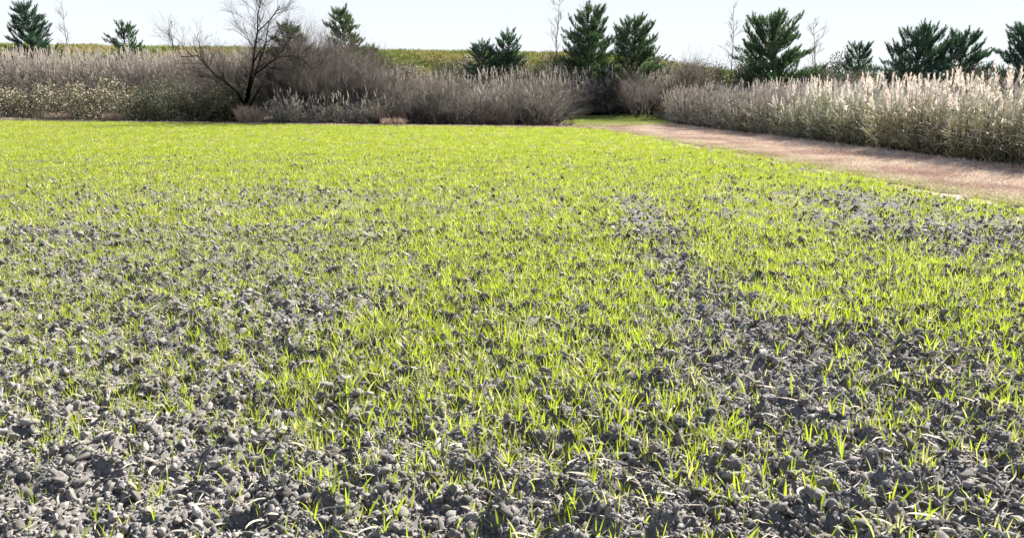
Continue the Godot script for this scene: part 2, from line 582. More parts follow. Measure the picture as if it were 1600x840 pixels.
func build_path() -> void:
	# a margin of dead, mown grass between the field and the reeds
	var mb := MB.new()
	var w := 34
	var rows := 0
	var z := 3.0
	while z > -58.0:
		var l := right_edge(z) - 0.5
		var r := reed_edge(z) + 1.5
		for a in w:
			var f := float(a) / (w - 1)
			var x := lerpf(l, r, f)
			var y := land(x, z) + 0.012 + 0.03 * nz_mid.get_noise_2d(x * 1.5, z * 1.5) - 0.12 * smoothstep(0.06, 0.0, f) - 0.06 * smoothstep(0.95, 1.0, f)
			var t := clampf(0.6 + nz_mid.get_noise_2d(x * 0.5, z * 0.35) * 1.5, 0, 1)
			mb.v.append(Vector3(x, y, z))
			mb.c.append(Color(0.48, 0.375, 0.315).lerp(Color(0.6, 0.51, 0.435), t).lerp(Color(0.26, 0.29, 0.1), smoothstep(-40.0, -45.0, z + 3.0 * nz_mid.get_noise_2d(x, z)) * 0.7))
		rows += 1
		z -= 0.22
	finish_grid(mb, w, rows)
	var g := part("path", mb.mesh(), material(0.95, noise_tex(512, 0.05, 0.6, 1.0, 17, 5), 0.9, Color(0, 0, 0), 0.2))
	tag(g, "mown margin of dead pinkish-brown grass between wheat and reeds", "", "", "structure")
	# its dead grass
	rng.seed = 71
	var root := thing("dead_grass", Vector3.ZERO)
	tag(root, "short dead pinkish-brown grass covering the mown field margin", "grass", "", "stuff")
	var m := material(0.85, null, 1.0, Color(0.5, 0.45, 0.4), 0.3)
	for vrt in 4:
		var t := MB.new()
		for k in 22:
			var a := rf(0, TAU)
			var d := Vector3(cos(a) * rf(0.3, 1.4), 1.0, sin(a) * rf(0.3, 1.4)).normalized()
			var tone := rf(0.75, 1.2)
			t.blade(Vector3(rf(-0.09, 0.09), 0, rf(-0.09, 0.09)), d, Vector3(cos(a), -0.9, sin(a)) * rf(0.2, 1.2), perp(d), rf(0.05, 0.13), 0.005, 3, Color(tone, tone, tone), Color(tone, tone, tone))
		var cp := Copies.new()
		for k in 15000:
			var zz := -pow(rng.randf(), 1.25) * 50.0 - 3.0
			var l := right_edge(zz)
			var r := reed_edge(zz) + 0.3
			var x := lerpf(l, r, rng.randf())
			var tt := clampf(0.6 + nz_mid.get_noise_2d(x * 0.5, zz * 0.35) * 1.5 + rf(-0.3, 0.3), 0, 1)
			var c := Color(0.52, 0.4, 0.345).lerp(Color(0.72, 0.63, 0.54), tt)
			var green := smoothstep(-40.0, -44.5, zz + rf(-2, 2))
			green = maxf(green, 0.9 * blob(x, zz, right_edge(zz), zz, 0.6, 1.0) * rf(0.0, 1.0))
			c = c.lerp(Color(0.36, 0.46, 0.11), green * 0.9)
			var s := rf(0.6, 1.3) * (1.0 + 1.1 * smoothstep(1.4, 0.0, r - x) * rf(0.2, 1.0))
			cp.put(Basis(Vector3.UP, rf(0, TAU)).scaled(Vector3(s, s, s)), Vector3(x, land(x, zz) + 0.01, zz), c)
		for k in 2200:                     # and along the far edge of the field
			var x := rf(-50.0, 4.5)
			var zz := far_edge(x) - rf(-0.15, 0.75)
			var s := rf(0.9, 2.2)
			cp.put(Basis(Vector3.UP, rf(0, TAU)).scaled(Vector3(s, s, s)), Vector3(x, land(x, zz) - 0.02, zz), Color(0.6, 0.53, 0.4) * rf(0.7, 1.1))
		copies_part("grass_tuft", t.mesh(), m, cp, root)

func build_levee_growth() -> void:
	rng.seed = 91
	var root := thing("levee_grass", Vector3.ZERO)
	tag(root, "rough yellow-green grass covering the levee behind the trees", "grass", "", "stuff")
	var m := material(0.8, null, 1.0, Color(0.5, 0.5, 0.3), 0.3)
	for vrt in 4:
		var t := MB.new()
		for k in 26:
			var a := rf(0, TAU)
			var d := Vector3(cos(a) * rf(0.1, 0.7), 1.0, sin(a) * rf(0.1, 0.7)).normalized()
			var tone := rf(0.7, 1.25)
			t.blade(Vector3(rf(-0.35, 0.35), -0.03, rf(-0.35, 0.35)), d, Vector3(cos(a), -0.4, sin(a)) * rf(0.2, 1.0), perp(d), rf(0.25, 0.6), 0.03, 3, Color(tone, tone, tone), Color(tone, tone, tone))
		var cp := Copies.new()
		for k in 9000:
			var x := rf(-85.0, 60.0)
			var z := rf(-62.0, -104.0)
			var n := nz_mid.get_noise_2d(x * 0.1, z * 0.14) * 1.6 + rf(-0.25, 0.25)
			var c := Color(0.22, 0.28, 0.08).lerp(Color(0.45, 0.38, 0.19), clampf(0.3 + n, 0, 1))
			var s := rf(0.6, 1.3)
			cp.put(Basis(Vector3.UP, rf(0, TAU)).scaled(Vector3(s, s * rf(0.7, 1.2), s)), Vector3(x, land(x, z), z), c)
		copies_part("grass_tuft", t.mesh(), m, cp, root)

func build_trees() -> void:
	var bark := material(0.9, noise_tex(256, 0.05, 0.6, 1.0, 33, 4), 2.0)
	var needles := material(0.6, null, 1.0, Color(0.6, 0.65, 0.45), 0.4)
	var green := Color(0.09, 0.155, 0.085)
	var blue := Color(0.07, 0.135, 0.1)
	var pale := Color(0.12, 0.165, 0.075)
	# x, z, height, spread, seed, how far its tips point up, colour, openness, label
	var pines := [
		[-41.5, -72.0, 7.7, 2.2, 101, 0.7, blue, 1.0, "tall dense cone-shaped pine at the far left on the levee slope"],
		[-46.2, -72.0, 5.2, 1.8, 102, 0.6, green, 1.0, "small pine cut off by the left edge of the picture"],
		[-32.7, -70.0, 6.0, 1.5, 103, 0.9, green, 0.6, "thin sparse young pine between the dense left pine and the bare tree"],
		[-15.4, -58.0, 5.4, 1.5, 104, 0.5, pale, 0.9, "pine top showing behind the crown of the large bare tree"],
		[-12.1, -62.0, 6.6, 1.6, 105, 1.0, pale, 0.8, "open pale green pine with upright tips, right of the bare tree"],
		[-10.2, -63.0, 4.0, 1.3, 106, 0.8, pale, 0.9, "low yellow-green pine at the right foot of the open pale pine"],
		[-2.1, -58.0, 4.3, 1.2, 107, 0.4, blue, 1.0, "small dark pine, left one of the pair standing over the middle reeds"],
		[-0.65, -58.5, 4.9, 1.25, 108, 0.6, blue, 1.0, "small dark pine, taller right one of the pair over the middle reeds"],
		[5.2, -56.0, 6.6, 2.1, 109, 1.0, green, 0.85, "tallest pine in the middle with spread upright boughs"],
		[7.9, -55.0, 5.6, 2.2, 110, 1.0, green, 0.9, "broad pine with finger-like tips beside the tallest middle pine"],
		[16.0, -50.0, 5.7, 2.6, 111, 1.0, green, 1.0, "wide dense green pine alone between the middle and right pines"],
		[20.9, -50.0, 4.3, 0.95, 112, 0.8, blue, 0.65, "thin scraggy little pine between the wide pine and the right group"],
		[22.2, -46.0, 4.6, 2.1, 113, 1.0, blue, 0.95, "spiky blue-green pine, left one of the right-hand group"],
		[25.1, -46.0, 4.6, 1.7, 114, 0.9, blue, 0.8, "open blue-green pine with gaps, middle one of the right-hand group"],
		[28.0, -44.0, 4.9, 1.9, 115, 0.7, blue, 1.0, "dense pine at the right edge of the picture"],
	]
	for p in pines:
		var m := make_pine(p[2], p[3], p[4], p[5], p[6], p[7])
		place("pine_tree", [["trunk", m[0], bark], ["branches", m[1], bark, "trunk"], ["crown", m[2], needles]], Vector3(p[0], land(p[0], p[1]) - 0.05, p[1]), 0.0, Vector3.ONE, p[8], "pine tree", "young pines behind the reeds")

	# the large bare tree at the hedge
	rng.seed = 207
	var wood := MB.new()
	var limbs := MB.new()
	var twigs := MB.new()
	var col := Color(0.11, 0.092, 0.085)
	wood.tube(PackedVector3Array([Vector3(0, -0.15, 0), Vector3(-0.03, 0.5, 0.02), Vector3(0.0, 1.3, 0), Vector3(0.03, 1.9, 0)]), PackedFloat32Array([0.22, 0.15, 0.12, 0.1]), 9, col)
	var big := [
		[[0.0, 1.1, 0.0], [-0.18, 1.75, 0.1], [-0.35, 2.2, 0.3], [-0.85, 2.75, 0.5], [-1.35, 3.15, 0.7], [-1.75, 3.6, 0.8], [-2.15, 4.1, 0.8], [-3.0, 4.05, 0.9]],
		[[0.03, 1.7, 0.0], [0.2, 2.6, -0.1], [0.45, 3.6, -0.2], [0.62, 4.6, -0.2], [0.85, 5.4, -0.1], [0.95, 6.3, 0.0], [1.35, 7.4, 0.1]],
		[[0.02, 1.6, 0.0], [0.45, 2.6, 0.2], [0.75, 3.2, 0.4], [1.4, 3.6, 0.6], [2.1, 4.05, 0.8], [2.9, 4.1, 0.9], [3.5, 3.9, 1.0], [4.0, 3.4, 1.1]],
		[[0.25, 2.6, -0.1], [0.7, 3.8, -0.5], [1.0, 4.8, -0.9], [1.2, 6.0, -1.1]],
		[[0.5, 3.8, -0.2], [1.0, 4.3, 0.4], [1.6, 4.8, 0.9], [2.4, 5.2, 1.2]],
		[[0.0, 1.2, 0.0], [0.3, 2.0, -0.7], [0.6, 2.8, -1.4], [1.2, 3.6, -1.9]],
		[[0.85, 5.4, -0.1], [1.6, 6.0, 0.0], [2.2, 6.7, 0.2]],
	]
	var limb_parts := []
	var rad := [0.065, 0.085, 0.065, 0.05, 0.04, 0.055, 0.036]
	for k in big.size():
		var pts := PackedVector3Array()
		for q in big[k]: pts.append(Vector3(q[0], q[1], q[2]))
		limbs = MB.new()
		limbs.tube(pts, taper(rad[k], 0.022, pts.size()), 7, col)
		for j in range(2, pts.size()):
			for q in 5:
				var bd := (pts[j] - pts[j - 1]).normalized()
				var p0 := pts[j - 1].lerp(pts[j], rng.randf())
				grow(limbs, twigs, p0, (bd * 0.6 + perp(bd) + Vector3(0, 0.3, 0)).normalized(), rf(0.6, 1.5), rf(0.012, 0.022), 3, 0.05, 0.8, col, 3)
		limb_parts.append(["limb", limbs.mesh(), bark, "trunk"])
	var o := place("bare_tree", [["trunk", wood.mesh(), bark]] + limb_parts + [["twigs", twigs.mesh(), bark]], Vector3(-14.6, land(-14.6, -45.0), -45.0), 0, Vector3.ONE, "large leafless tree with dark arching limbs at the hedge", "tree")
	o.set_meta("group", "bare trees and saplings")

	# thin bare saplings against the sky
	var sap := [
		[-40.0, -75.0, 8.0, 301, Color(0.28, 0.22, 0.2), "pale thin leafless tree beside the tall pine at far left"],
		[-27.6, -68.0, 6.3, 302, Color(0.24, 0.2, 0.18), "faint thin leafless sapling just right of the sparse young pine"],
		[3.1, -60.0, 7.6, 303, Color(0.26, 0.21, 0.19), "tall wispy leafless sapling left of the tallest middle pine"],
		[14.3, -54.0, 6.2, 304, Color(0.26, 0.21, 0.19), "wispy leafless sapling left of the wide dense pine"],
		[19.3, -52.0, 5.8, 305, Color(0.26, 0.2, 0.18), "leafless bushy sapling touching the right side of the wide pine"],
		[5.0, -61.0, 6.6, 306, Color(0.26, 0.21, 0.19), "short leafless sapling behind the tallest middle pine"],
	]
	for s in sap:
		rng.seed = s[3]
		var a := MB.new()
		var b := MB.new()
		var tr := MB.new()
		var pts := bend_path(Vector3(0, -0.1, 0), Vector3.UP, s[2], 8, 0.07, Vector3(0, 0.1, 0))
		tr.tube(pts, taper(0.05, 0.01, 9), 6, s[4])
		for j in range(3, 9):
			for q in 4:
				var d := (rdir() * Vector3(1, 0.2, 1) + Vector3(0, 0.85, 0)).normalized()
				grow(a, b, pts[j - 1].lerp(pts[j], rng.randf()), d, rf(0.5, 1.1) * (1.3 - j * 0.08), 0.015, 2, 0.06, 0.7, s[4], 3)
		place("sapling", [["trunk", tr.mesh(), bark], ["branches", a.mesh(), bark, "trunk"], ["twigs", b.mesh(), bark]], Vector3(s[0], land(s[0], s[1]), s[1]), 0, Vector3.ONE, s[5], "tree", "bare trees and saplings")

func build_shrubs() -> void:
	var bark := material(0.9)
	var leafm := material(0.65, null, 1.0, Color(0.35, 0.35, 0.25), 0.4)
	var hedge_cols := [Color(0.22, 0.2, 0.13), Color(0.32, 0.28, 0.21), Color(0.14, 0.15, 0.085), Color(0.36, 0.31, 0.25)]
	var dark_cols := [Color(0.1, 0.125, 0.065), Color(0.13, 0.14, 0.085), Color(0.18, 0.165, 0.12)]
	var green_cols := [Color(0.08, 0.11, 0.05), Color(0.12, 0.145, 0.065), Color(0.19, 0.185, 0.09)]
	var hedge := []
	for k in 4: hedge.append(make_bush(3.0, 2.2, 400 + k, hedge_cols, 3800, 0.13, 30, 0.15))
	var dark := []
	for k in 3: dark.append(make_bush(3.0, 2.3, 420 + k, dark_cols, 5600, 0.095, 38, 0.1))
	var evergreen := []
	for k in 3: evergreen.append(make_bush(2.4, 2.4, 440 + k, green_cols, 5200, 0.1, 34))
	var twig := []
	for k in 4: twig.append(make_twigs(3.4, 4.2, 460 + k, Color(0.35, 0.315, 0.295), 20))
	var low := []
	for k in 3: low.append(make_twigs(2.2, 1.7, 480 + k, Color(0.21, 0.165, 0.16), 16, 2))

	# the hedge along the field's far edge, from the left to the bare tree
	rng.seed = 500
	var where := ["at the left end of the hedge", "second in the hedge from the left", "third in the hedge from the left", "fourth in the hedge from the left", "in the hedge below the sparse young pine", "in the hedge right of the sparse young pine", "in the shaded stretch of hedge, first from the left", "in the shaded stretch of hedge, second from the left", "in the shaded stretch of hedge, third from the left", "in the shaded hedge at the foot of the bare tree"]
	var hx := [-32.2, -30.1, -27.9, -25.8, -23.8, -21.9, -20.0, -18.4, -17.0, -15.6]
	for k in hx.size():
		var shade := k >= 5
		var src: Array = dark[k % 3] if shade else hedge[k % 4]
		var x: float = hx[k]
		var z := far_edge(x) - 2.0 - rf(0.0, 0.6)
		var s := rf(0.92, 1.12)
		place("hedge_shrub", [["stems", src[0], bark], ["foliage", src[1], leafm]], Vector3(x, land(x, z), z), rf(0, TAU), Vector3(s, s * rf(0.92, 1.08), s), ("green leafy shrub " if shade else "grey-brown tangled shrub ") + where[k], "shrub", "shrubs of the left hedge")
	# a second row behind closes the gaps
	var back := [[-34.5, -54.0, "behind the left end of the hedge"], [-29.2, -53.0, "behind the second and third hedge shrubs"], [-24.6, -51.3, "behind the hedge left of the sparse young pine"], [-20.8, -50.0, "behind the start of the shaded hedge"], [-18.0, -49.2, "behind the middle of the shaded hedge"]]
	for k in back.size():
		var b: Array = back[k]
		var src: Array = hedge[(k + 1) % 4] if k < 3 else dark[k % 3]
		place("hedge_shrub", [["stems", src[0], bark], ["foliage", src[1], leafm]], Vector3(b[0], land(b[0], b[1]), b[1]), rf(0, TAU), Vector3(1.15, 1.05, 1.1), "tangled shrub of the back row " + b[2], "shrub", "shrubs of the left hedge")

	# the grey leafless thicket round and right of the bare tree
	var th := [
		[-12.2, -46.6, 1.1, 0.95, "just right of the bare tree's trunk"], [-10.2, -46.0, 1.0, 0.8, "in front of the thicket right of the bare tree"], [-12.4, -50.0, 1.2, 1.2, "in the middle of the thicket right of the bare tree"], [-8.8, -48.5, 1.0, 0.95, "at the thicket's right shoulder"], [-17.8, -48.2, 0.8, 0.75, "over the shaded hedge left of the bare tree"],
		[-16.6, -47.5, 0.8, 0.85, "left of the bare tree's trunk"], [-13.0, -48.5, 1.15, 1.12, "behind the bare tree's arching limb"], [-11.2, -48.0, 1.1, 1.05, "right of the bare tree, largest of the thicket"],
		[-9.4, -47.0, 1.0, 0.88, "under the open pale green pine"], [-13.6, -52.0, 1.15, 1.25, "at the back of the thicket behind the bare tree"], [-10.6, -51.5, 1.1, 1.1, "at the back of the thicket right of the bare tree"],
		[-7.6, -46.0, 0.95, 0.72, "at the right end of the grey thicket"], [-5.2, -45.5, 0.9, 0.66, "among the reeds below the levee's middle"], [-2.6, -45.0, 0.9, 0.62, "below the pair of small dark pines"],
		[0.4, -44.6, 0.9, 0.62, "right of the pair of small dark pines"], [1.6, -46.8, 0.85, 0.62, "below the tall wispy sapling"], [23.6, -41.0, 0.75, 0.62, "pale, in front of the right-hand pines"], [11.0, -52.0, 0.8, 0.85, "right of the broad middle pine"],
		[-6.4, -43.6, 0.7, 0.45, "small, at the ditch below the thicket's end"], [-3.8, -43.0, 0.75, 0.5, "small, at the ditch left of the middle"], [-1.0, -42.6, 0.75, 0.48, "small, at the ditch in the middle"], [1.6, -42.2, 0.7, 0.46, "small, at the ditch near the mown margin"],
		[8.2, -50.5, 0.8, 0.62, "below the broad middle pine"], [18.2, -46.5, 0.75, 0.62, "in front of the leafless bushy sapling"], [26.5, -41.5, 0.75, 0.62, "pale, below the pine at the right edge"], [20.2, -44.0, 0.7, 0.6, "below the thin scraggy little pine"],
		[-24.0, -58.0, 0.9, 0.8, "behind the hedge, left of the bare tree"], [-19.6, -55.0, 0.9, 0.95, "behind the shaded hedge, left of the bare tree"], [6.4, -52.2, 0.8, 0.6, "at the end of the mown margin"],
	]
	for k in th.size():
		var t: Array = th[k]
		var src: Array = twig[k % 4]
		place("bare_shrub", [["stems", src[0], bark], ["twigs", src[1], bark]], Vector3(t[0], land(t[0], t[1]), t[1]), rf(0, TAU), Vector3(t[2], t[3], t[2]), "grey leafless twiggy shrub " + t[4], "shrub", "leafless shrubs behind the field")
	# leafy shrubs among them
	var ev := [
		[-12.0, -45.2, 0.8, 0.6, "low, at the foot of the grey thicket right of the bare tree"], [-9.7, -44.2, 0.75, 0.55, "low, beside the ditch below the grey thicket"], [-6.9, -44.0, 0.95, 0.72, "dark, where the thicket gives way to reeds"],
		[3.3, -55.0, 1.1, 1.45, "dark, left foot of the tallest middle pine"], [9.6, -54.0, 0.9, 1.0, "right foot of the broad middle pine"], [13.8, -53.0, 1.1, 1.35, "dark, low and wide left of the wide dense pine"],
		[-4.3, -44.4, 0.9, 0.6, "olive, in the middle brush left of centre"], [-1.6, -44.0, 0.85, 0.55, "olive, in the middle brush below the dark pines"], [1.2, -43.8, 0.8, 0.5, "olive, in the middle brush right of centre"], [20.0, -48.5, 1.0, 1.1, "beside the thin scraggy little pine"], [27.0, -46.5, 1.2, 1.3, "dark, between the last two right-hand pines"], [22.8, -47.5, 1.2, 1.2, "dark, behind the spiky blue-green pine"],
		[-5.6, -67.0, 1.0, 0.9, "on the levee foot left of the pair of dark pines"], [-11.5, -72.0, 1.3, 1.0, "on the levee behind the open pale pine"], [-3.8, -72.0, 1.2, 0.9, "on the levee behind the pair of dark pines"], [3.0, -71.0, 1.3, 1.0, "on the levee behind the tall wispy sapling"], [-21.5, -72.0, 1.2, 1.0, "on the levee left of the large bare tree"], [-37.5, -74.0, 1.2, 0.9, "on the levee beside the pale thin leafless tree"], [11.5, -60.0, 1.2, 1.2, "behind the broad middle pine's right side"],
		[18.6, -51.0, 0.9, 0.9, "right foot of the wide dense pine"], [24.2, -44.5, 1.0, 1.0, "between the pines of the right-hand group"], [-34.6, -69.0, 1.2, 1.3, "left foot of the sparse young pine"],
		[-31.4, -69.0, 1.1, 1.1, "right foot of the sparse young pine"], [-26.0, -74.0, 1.2, 1.1, "on the levee slope left of the bare tree"], [-8.6, -66.0, 1.0, 1.0, "on the levee foot right of the pale pines"], [1.6, -64.0, 1.0, 1.0, "on the levee foot right of the pair of dark pines"],
	]
	for k in ev.size():
		var t: Array = ev[k]
		var src: Array = evergreen[k % 3]
		place("leafy_shrub", [["stems", src[0], bark], ["foliage", src[1], leafm]], Vector3(t[0], land(t[0], t[1]), t[1]), rf(0, TAU), Vector3(t[2], t[3], t[2]), "green leafy shrub " + t[4], "shrub", "leafy shrubs behind the field")
	# scrub that screens the levee, and more among the right-hand pines
	var nth := ["first", "second", "third", "fourth", "fifth", "sixth", "seventh", "eighth", "ninth", "tenth", "eleventh", "twelfth"]
	for k in 12:
		var x := -9.6 + k * 2.15 + rf(-0.5, 0.5)
		var z := rf(-60.0, -65.0)
		var src: Array = evergreen[k % 3] if k % 2 == 0 else hedge[k % 4]
		var s := rf(1.15, 1.5)
		place("scrub_bush", [["stems", src[0], bark], ["foliage", src[1], leafm]], Vector3(x, land(x, z), z), rf(0, TAU), Vector3(s, s * rf(0.9, 1.2), s), ("green" if k % 2 == 0 else "olive-brown") + " scrub bush between middle reeds and levee, %s from the left" % nth[k], "shrub", "scrub before the levee")
	for k in 9:
		var x := 11.5 + k * 2.1 + rf(-0.5, 0.5)
		var z := rf(-48.5, -54.0)
		var src: Array = evergreen[(k + 1) % 3] if k % 3 != 1 else hedge[k % 4]
		var s := rf(0.95, 1.25)
		place("scrub_bush", [["stems", src[0], bark], ["foliage", src[1], leafm]], Vector3(x, land(x, z), z), rf(0, TAU), Vector3(s, s * rf(1.1, 1.5), s), ("green" if k % 3 != 1 else "olive-brown") + " scrub bush behind the right reeds, %s from the left" % nth[k], "shrub", "scrub behind the right reeds")
	# low brush on the ditch bank
	var lb := [[-8.4, "first from the left"], [-6.6, "second from the left"], [-4.9, "third from the left"], [-3.1, "fourth from the left"], [-1.4, "fifth from the left"], [0.2, "sixth from the left"], [1.8, "last before the mown margin"]]
	for k in lb.size():
		var x: float = lb[k][0]
		var z := far_edge(x) - 2.2
		var src: Array = low[k % 3]
		place("low_brush", [["stems", src[0], bark], ["twigs", src[1], bark]], Vector3(x, land(x, z), z), rf(0, TAU), Vector3(1, rf(0.8, 1.0), 1), "low purplish bare brush on the ditch bank, " + lb[k][1], "shrub", "low brush on the ditch bank")
	# dry grass clumps at the far edge of the field
	var dry := material(0.8, null, 1.0, Color(0.5, 0.45, 0.4), 0.3)
	var cl := [[-14.1, 1.25, "pale dry grass clump at the foot of the large bare tree"], [-27.0, 0.7, "low dry grass clump in front of the left hedge"], [-23.0, 0.75, "dry grass clump before the hedge below the sparse young pine"], [-6.0, 0.6, "low dry grass clump beside the ditch in the middle"]]
	for k in cl.size():
		rng.seed = 540 + k
		var t := MB.new()
		var h: float = cl[k][1]
		for j in 520:
			var a := rf(0, TAU)
			var d := Vector3(cos(a) * rf(0, 0.45), 1.0, sin(a) * rf(0, 0.45)).normalized()
			var tone := rf(0.7, 1.2)
			t.blade(Vector3(rf(-0.55, 0.55), -0.05, rf(-0.3, 0.3)), d, Vector3(cos(a), -0.8, sin(a)) * rf(0.1, 0.9), perp(d), h * rf(0.5, 1.05), 0.02, 4, Color(0.33, 0.26, 0.21) * tone, Color(0.42, 0.34, 0.28) * tone)
		var x: float = cl[k][0]
		var z := far_edge(x) - 0.6
		var o := part("dry_grass_clump", t.mesh(), dry)
		o.position = Vector3(x, land(x, z), z)
		tag(o, cl[k][2], "grass clump", "dry grass clumps at the field edge")

func build_reeds() -> void:
	var stemm := material(0.75, null, 1.0, Color(0, 0, 0), 0.4)
	var leafm := material(0.6, null, 1.0, Color(0.5, 0.5, 0.4), 0.5)
	var plumem := material(0.9, null, 1.0, Color(0.9, 0.85, 0.8), 0.2)
	var white := Color(1, 1, 1)
	var olive := Color(0.27, 0.29, 0.13)
	var straw := Color(0.47, 0.445, 0.39)
	var mauve := Color(0.39, 0.37, 0.36)
	var fluff := Color(0.77, 0.755, 0.735)
	var kinds := []
	for k in 5: kinds.append(make_reed(1.75, 600 + k, 0.4, straw, olive, straw, fluff, 9))            # plumed, green below
	for k in 3: kinds.append(make_reed(1.55, 620 + k, 0.0, straw, olive, straw, fluff, 10, 0.2))     # leaves only
	for k in 5: kinds.append(make_reed(2.2, 640 + k, 0.32, mauve, mauve, straw, Color(0.6, 0.575, 0.56), 8))  # dry, mauve
	for k in 4: kinds.append(make_reed(1.9, 660 + k, 0.0, mauve, mauve, straw, fluff, 12, 0.3))   # dry, without plume
	var joined := []
	for k in kinds: joined.append(join(k))
	var allm := material(0.75, null, 1.0, Color(0.6, 0.57, 0.5), 0.3)

	# single reeds along the front of the right-hand bank
	rng.seed = 650
	for k in 240:
		var z := lerpf(-14.5, -30.0, pow(rng.randf(), 1.5))
		var x := reed_edge(z) + rf(0.0, 1.3)
		if x > -z * 0.66: continue
		var kd: Array = kinds[rng.randi() % 5]
		var s := rf(0.66, 1.12)
		place("reed", [["stem", kd[0], stemm], ["leaves", kd[1], leafm, "stem"], ["plume", kd[2], plumem]], Vector3(x, land(x, z), z), rf(0, TAU), Vector3(1, s, 1), ("tall" if s > 0.99 else ("short" if s < 0.82 else "middling")) + " plumed dry reed in the front row, " + ("near the picture's right edge" if z > -18.5 else ("halfway along the mown margin" if z > -23.5 else "towards the margin's far end")), "reed", "plumed reeds at the front of the right bank")

	var root := thing("reed_bed", Vector3.ZERO)
	tag(root, "dense bed of dry reeds with pale plumes behind the field", "reeds", "", "stuff")
	var cps := []
	for k in joined.size(): cps.append(Copies.new())
	var clump := func(x: float, z: float) -> float: return clampf(0.5 + nz_big.get_noise_2d(x * 1.7, z * 1.7) * 1.3, 0, 1)
	for k in 17000:                                    # right bank
		var z := rf(-9.0, -50.0)
		var into := 17.0 * pow(rng.randf(), 1.6)
		var x := reed_edge(z) + 0.15 + into
		var mix := smoothstep(-24.0, -36.0, z + rf(-5, 5)) + 0.6 * smoothstep(3.0, 9.0, into + rf(-2, 2))
		var kind: int
		if rng.randf() < mix: kind = 8 + rng.randi() % 5
		else: kind = rng.randi() % 5 if rng.randf() < 0.36 else 5 + rng.randi() % 3
		var s := rf(0.48, 1.0) * (1.0 + 0.1 * smoothstep(-20.0, -40.0, z))
		if kind > 7: s *= 0.82
		var cl: float = clump.call(x, z)
		s *= 0.68 + 0.34 * cl + 0.14 * nz_big.get_noise_2d(x * 0.45 + 3.0, z * 0.45)
		var t := rf(0.6, 1.15) * (0.6 + 0.6 * cl) * (1.0 - 0.24 * smoothstep(-24.0, -33.0, z))
		var n := nz_big.get_noise_2d(x * 0.2, z * 0.2)
		var c := Color(t, t * (1.0 + 0.1 * n), t * (1.0 + 0.05 * n))
		cps[kind].put(Basis(Vector3.UP, rf(0, TAU)).scaled(Vector3(1, s, 1)).rotated(Vector3(rf(-1, 1), 0, rf(-1, 1)).normalized(), rf(0.0, 0.22)), Vector3(x, land(x, z), z), c)
	for k in 9000:                                     # behind the field, in the middle
		var x := rf(-13.0, 13.0)
		var z := -43.2 - 11.0 * pow(rng.randf(), 1.3) - 9.5 * smoothstep(1.6, 4.0, x)
		if x > reed_edge(z) and z > -50.0: continue
		var s := rf(0.74, 1.15) * lerpf(0.75, 1.05, smoothstep(-43.5, -48.0, z))
		var cl: float = clump.call(x, z)
		s *= 0.6 + 0.55 * cl
		var t := rf(0.65, 1.1) * (0.56 + 0.7 * cl)
		cps[8 + rng.randi() % 5 if rng.randf() < 0.4 else 13 + rng.randi() % 4].put(Basis(Vector3.UP, rf(0, TAU)).scaled(Vector3(1.2, s, 1.2)), Vector3(x, land(x, z), z), Color(t, t, t))
	for k in 7000:                                     # behind the hedge
		var x := rf(-48.0, -12.0)
		var z := rf(-55.0, -64.0)
		var s := rf(1.15, 1.62)
		var cl: float = clump.call(x, z)
		s *= 0.78 + 0.35 * cl
		var t := rf(0.7, 1.1) * (0.5 + 0.7 * cl)
		cps[8 + rng.randi() % 5].put(Basis(Vector3.UP, rf(0, TAU)).scaled(Vector3(1.3, s, 1.3)), Vector3(x, land(x, z), z), Color(t, t * 0.97, t * 0.95))
	for k in 4500:                                     # the far right
		var x := rf(12.0, 42.0)
		var z := rf(-38.0, -56.0)
		var s := rf(0.62, 0.92)
		var cl: float = clump.call(x, z)
		s *= 0.75 + 0.4 * cl
		var t := rf(0.8, 1.15) * (0.65 + 0.6 * cl)
		cps[8 + rng.randi() % 5].put(Basis(Vector3.UP, rf(0, TAU)).scaled(Vector3(1.2, s, 1.2)), Vector3(x, land(x, z), z), Color(t, t, t))
	for k in joined.size():
		if cps[k].count: copies_part("reeds", joined[k], allm, cps[k], root)

func soil_tone(x: float, z: float) -> Color:
	var n := clampf(0.5 + nz_mid.get_noise_2d(x * 0.7 + 5.0, z * 0.7) * 0.8, 0, 1)
	return Color(0.205, 0.196, 0.187).lerp(Color(0.295, 0.283, 0.271), n)

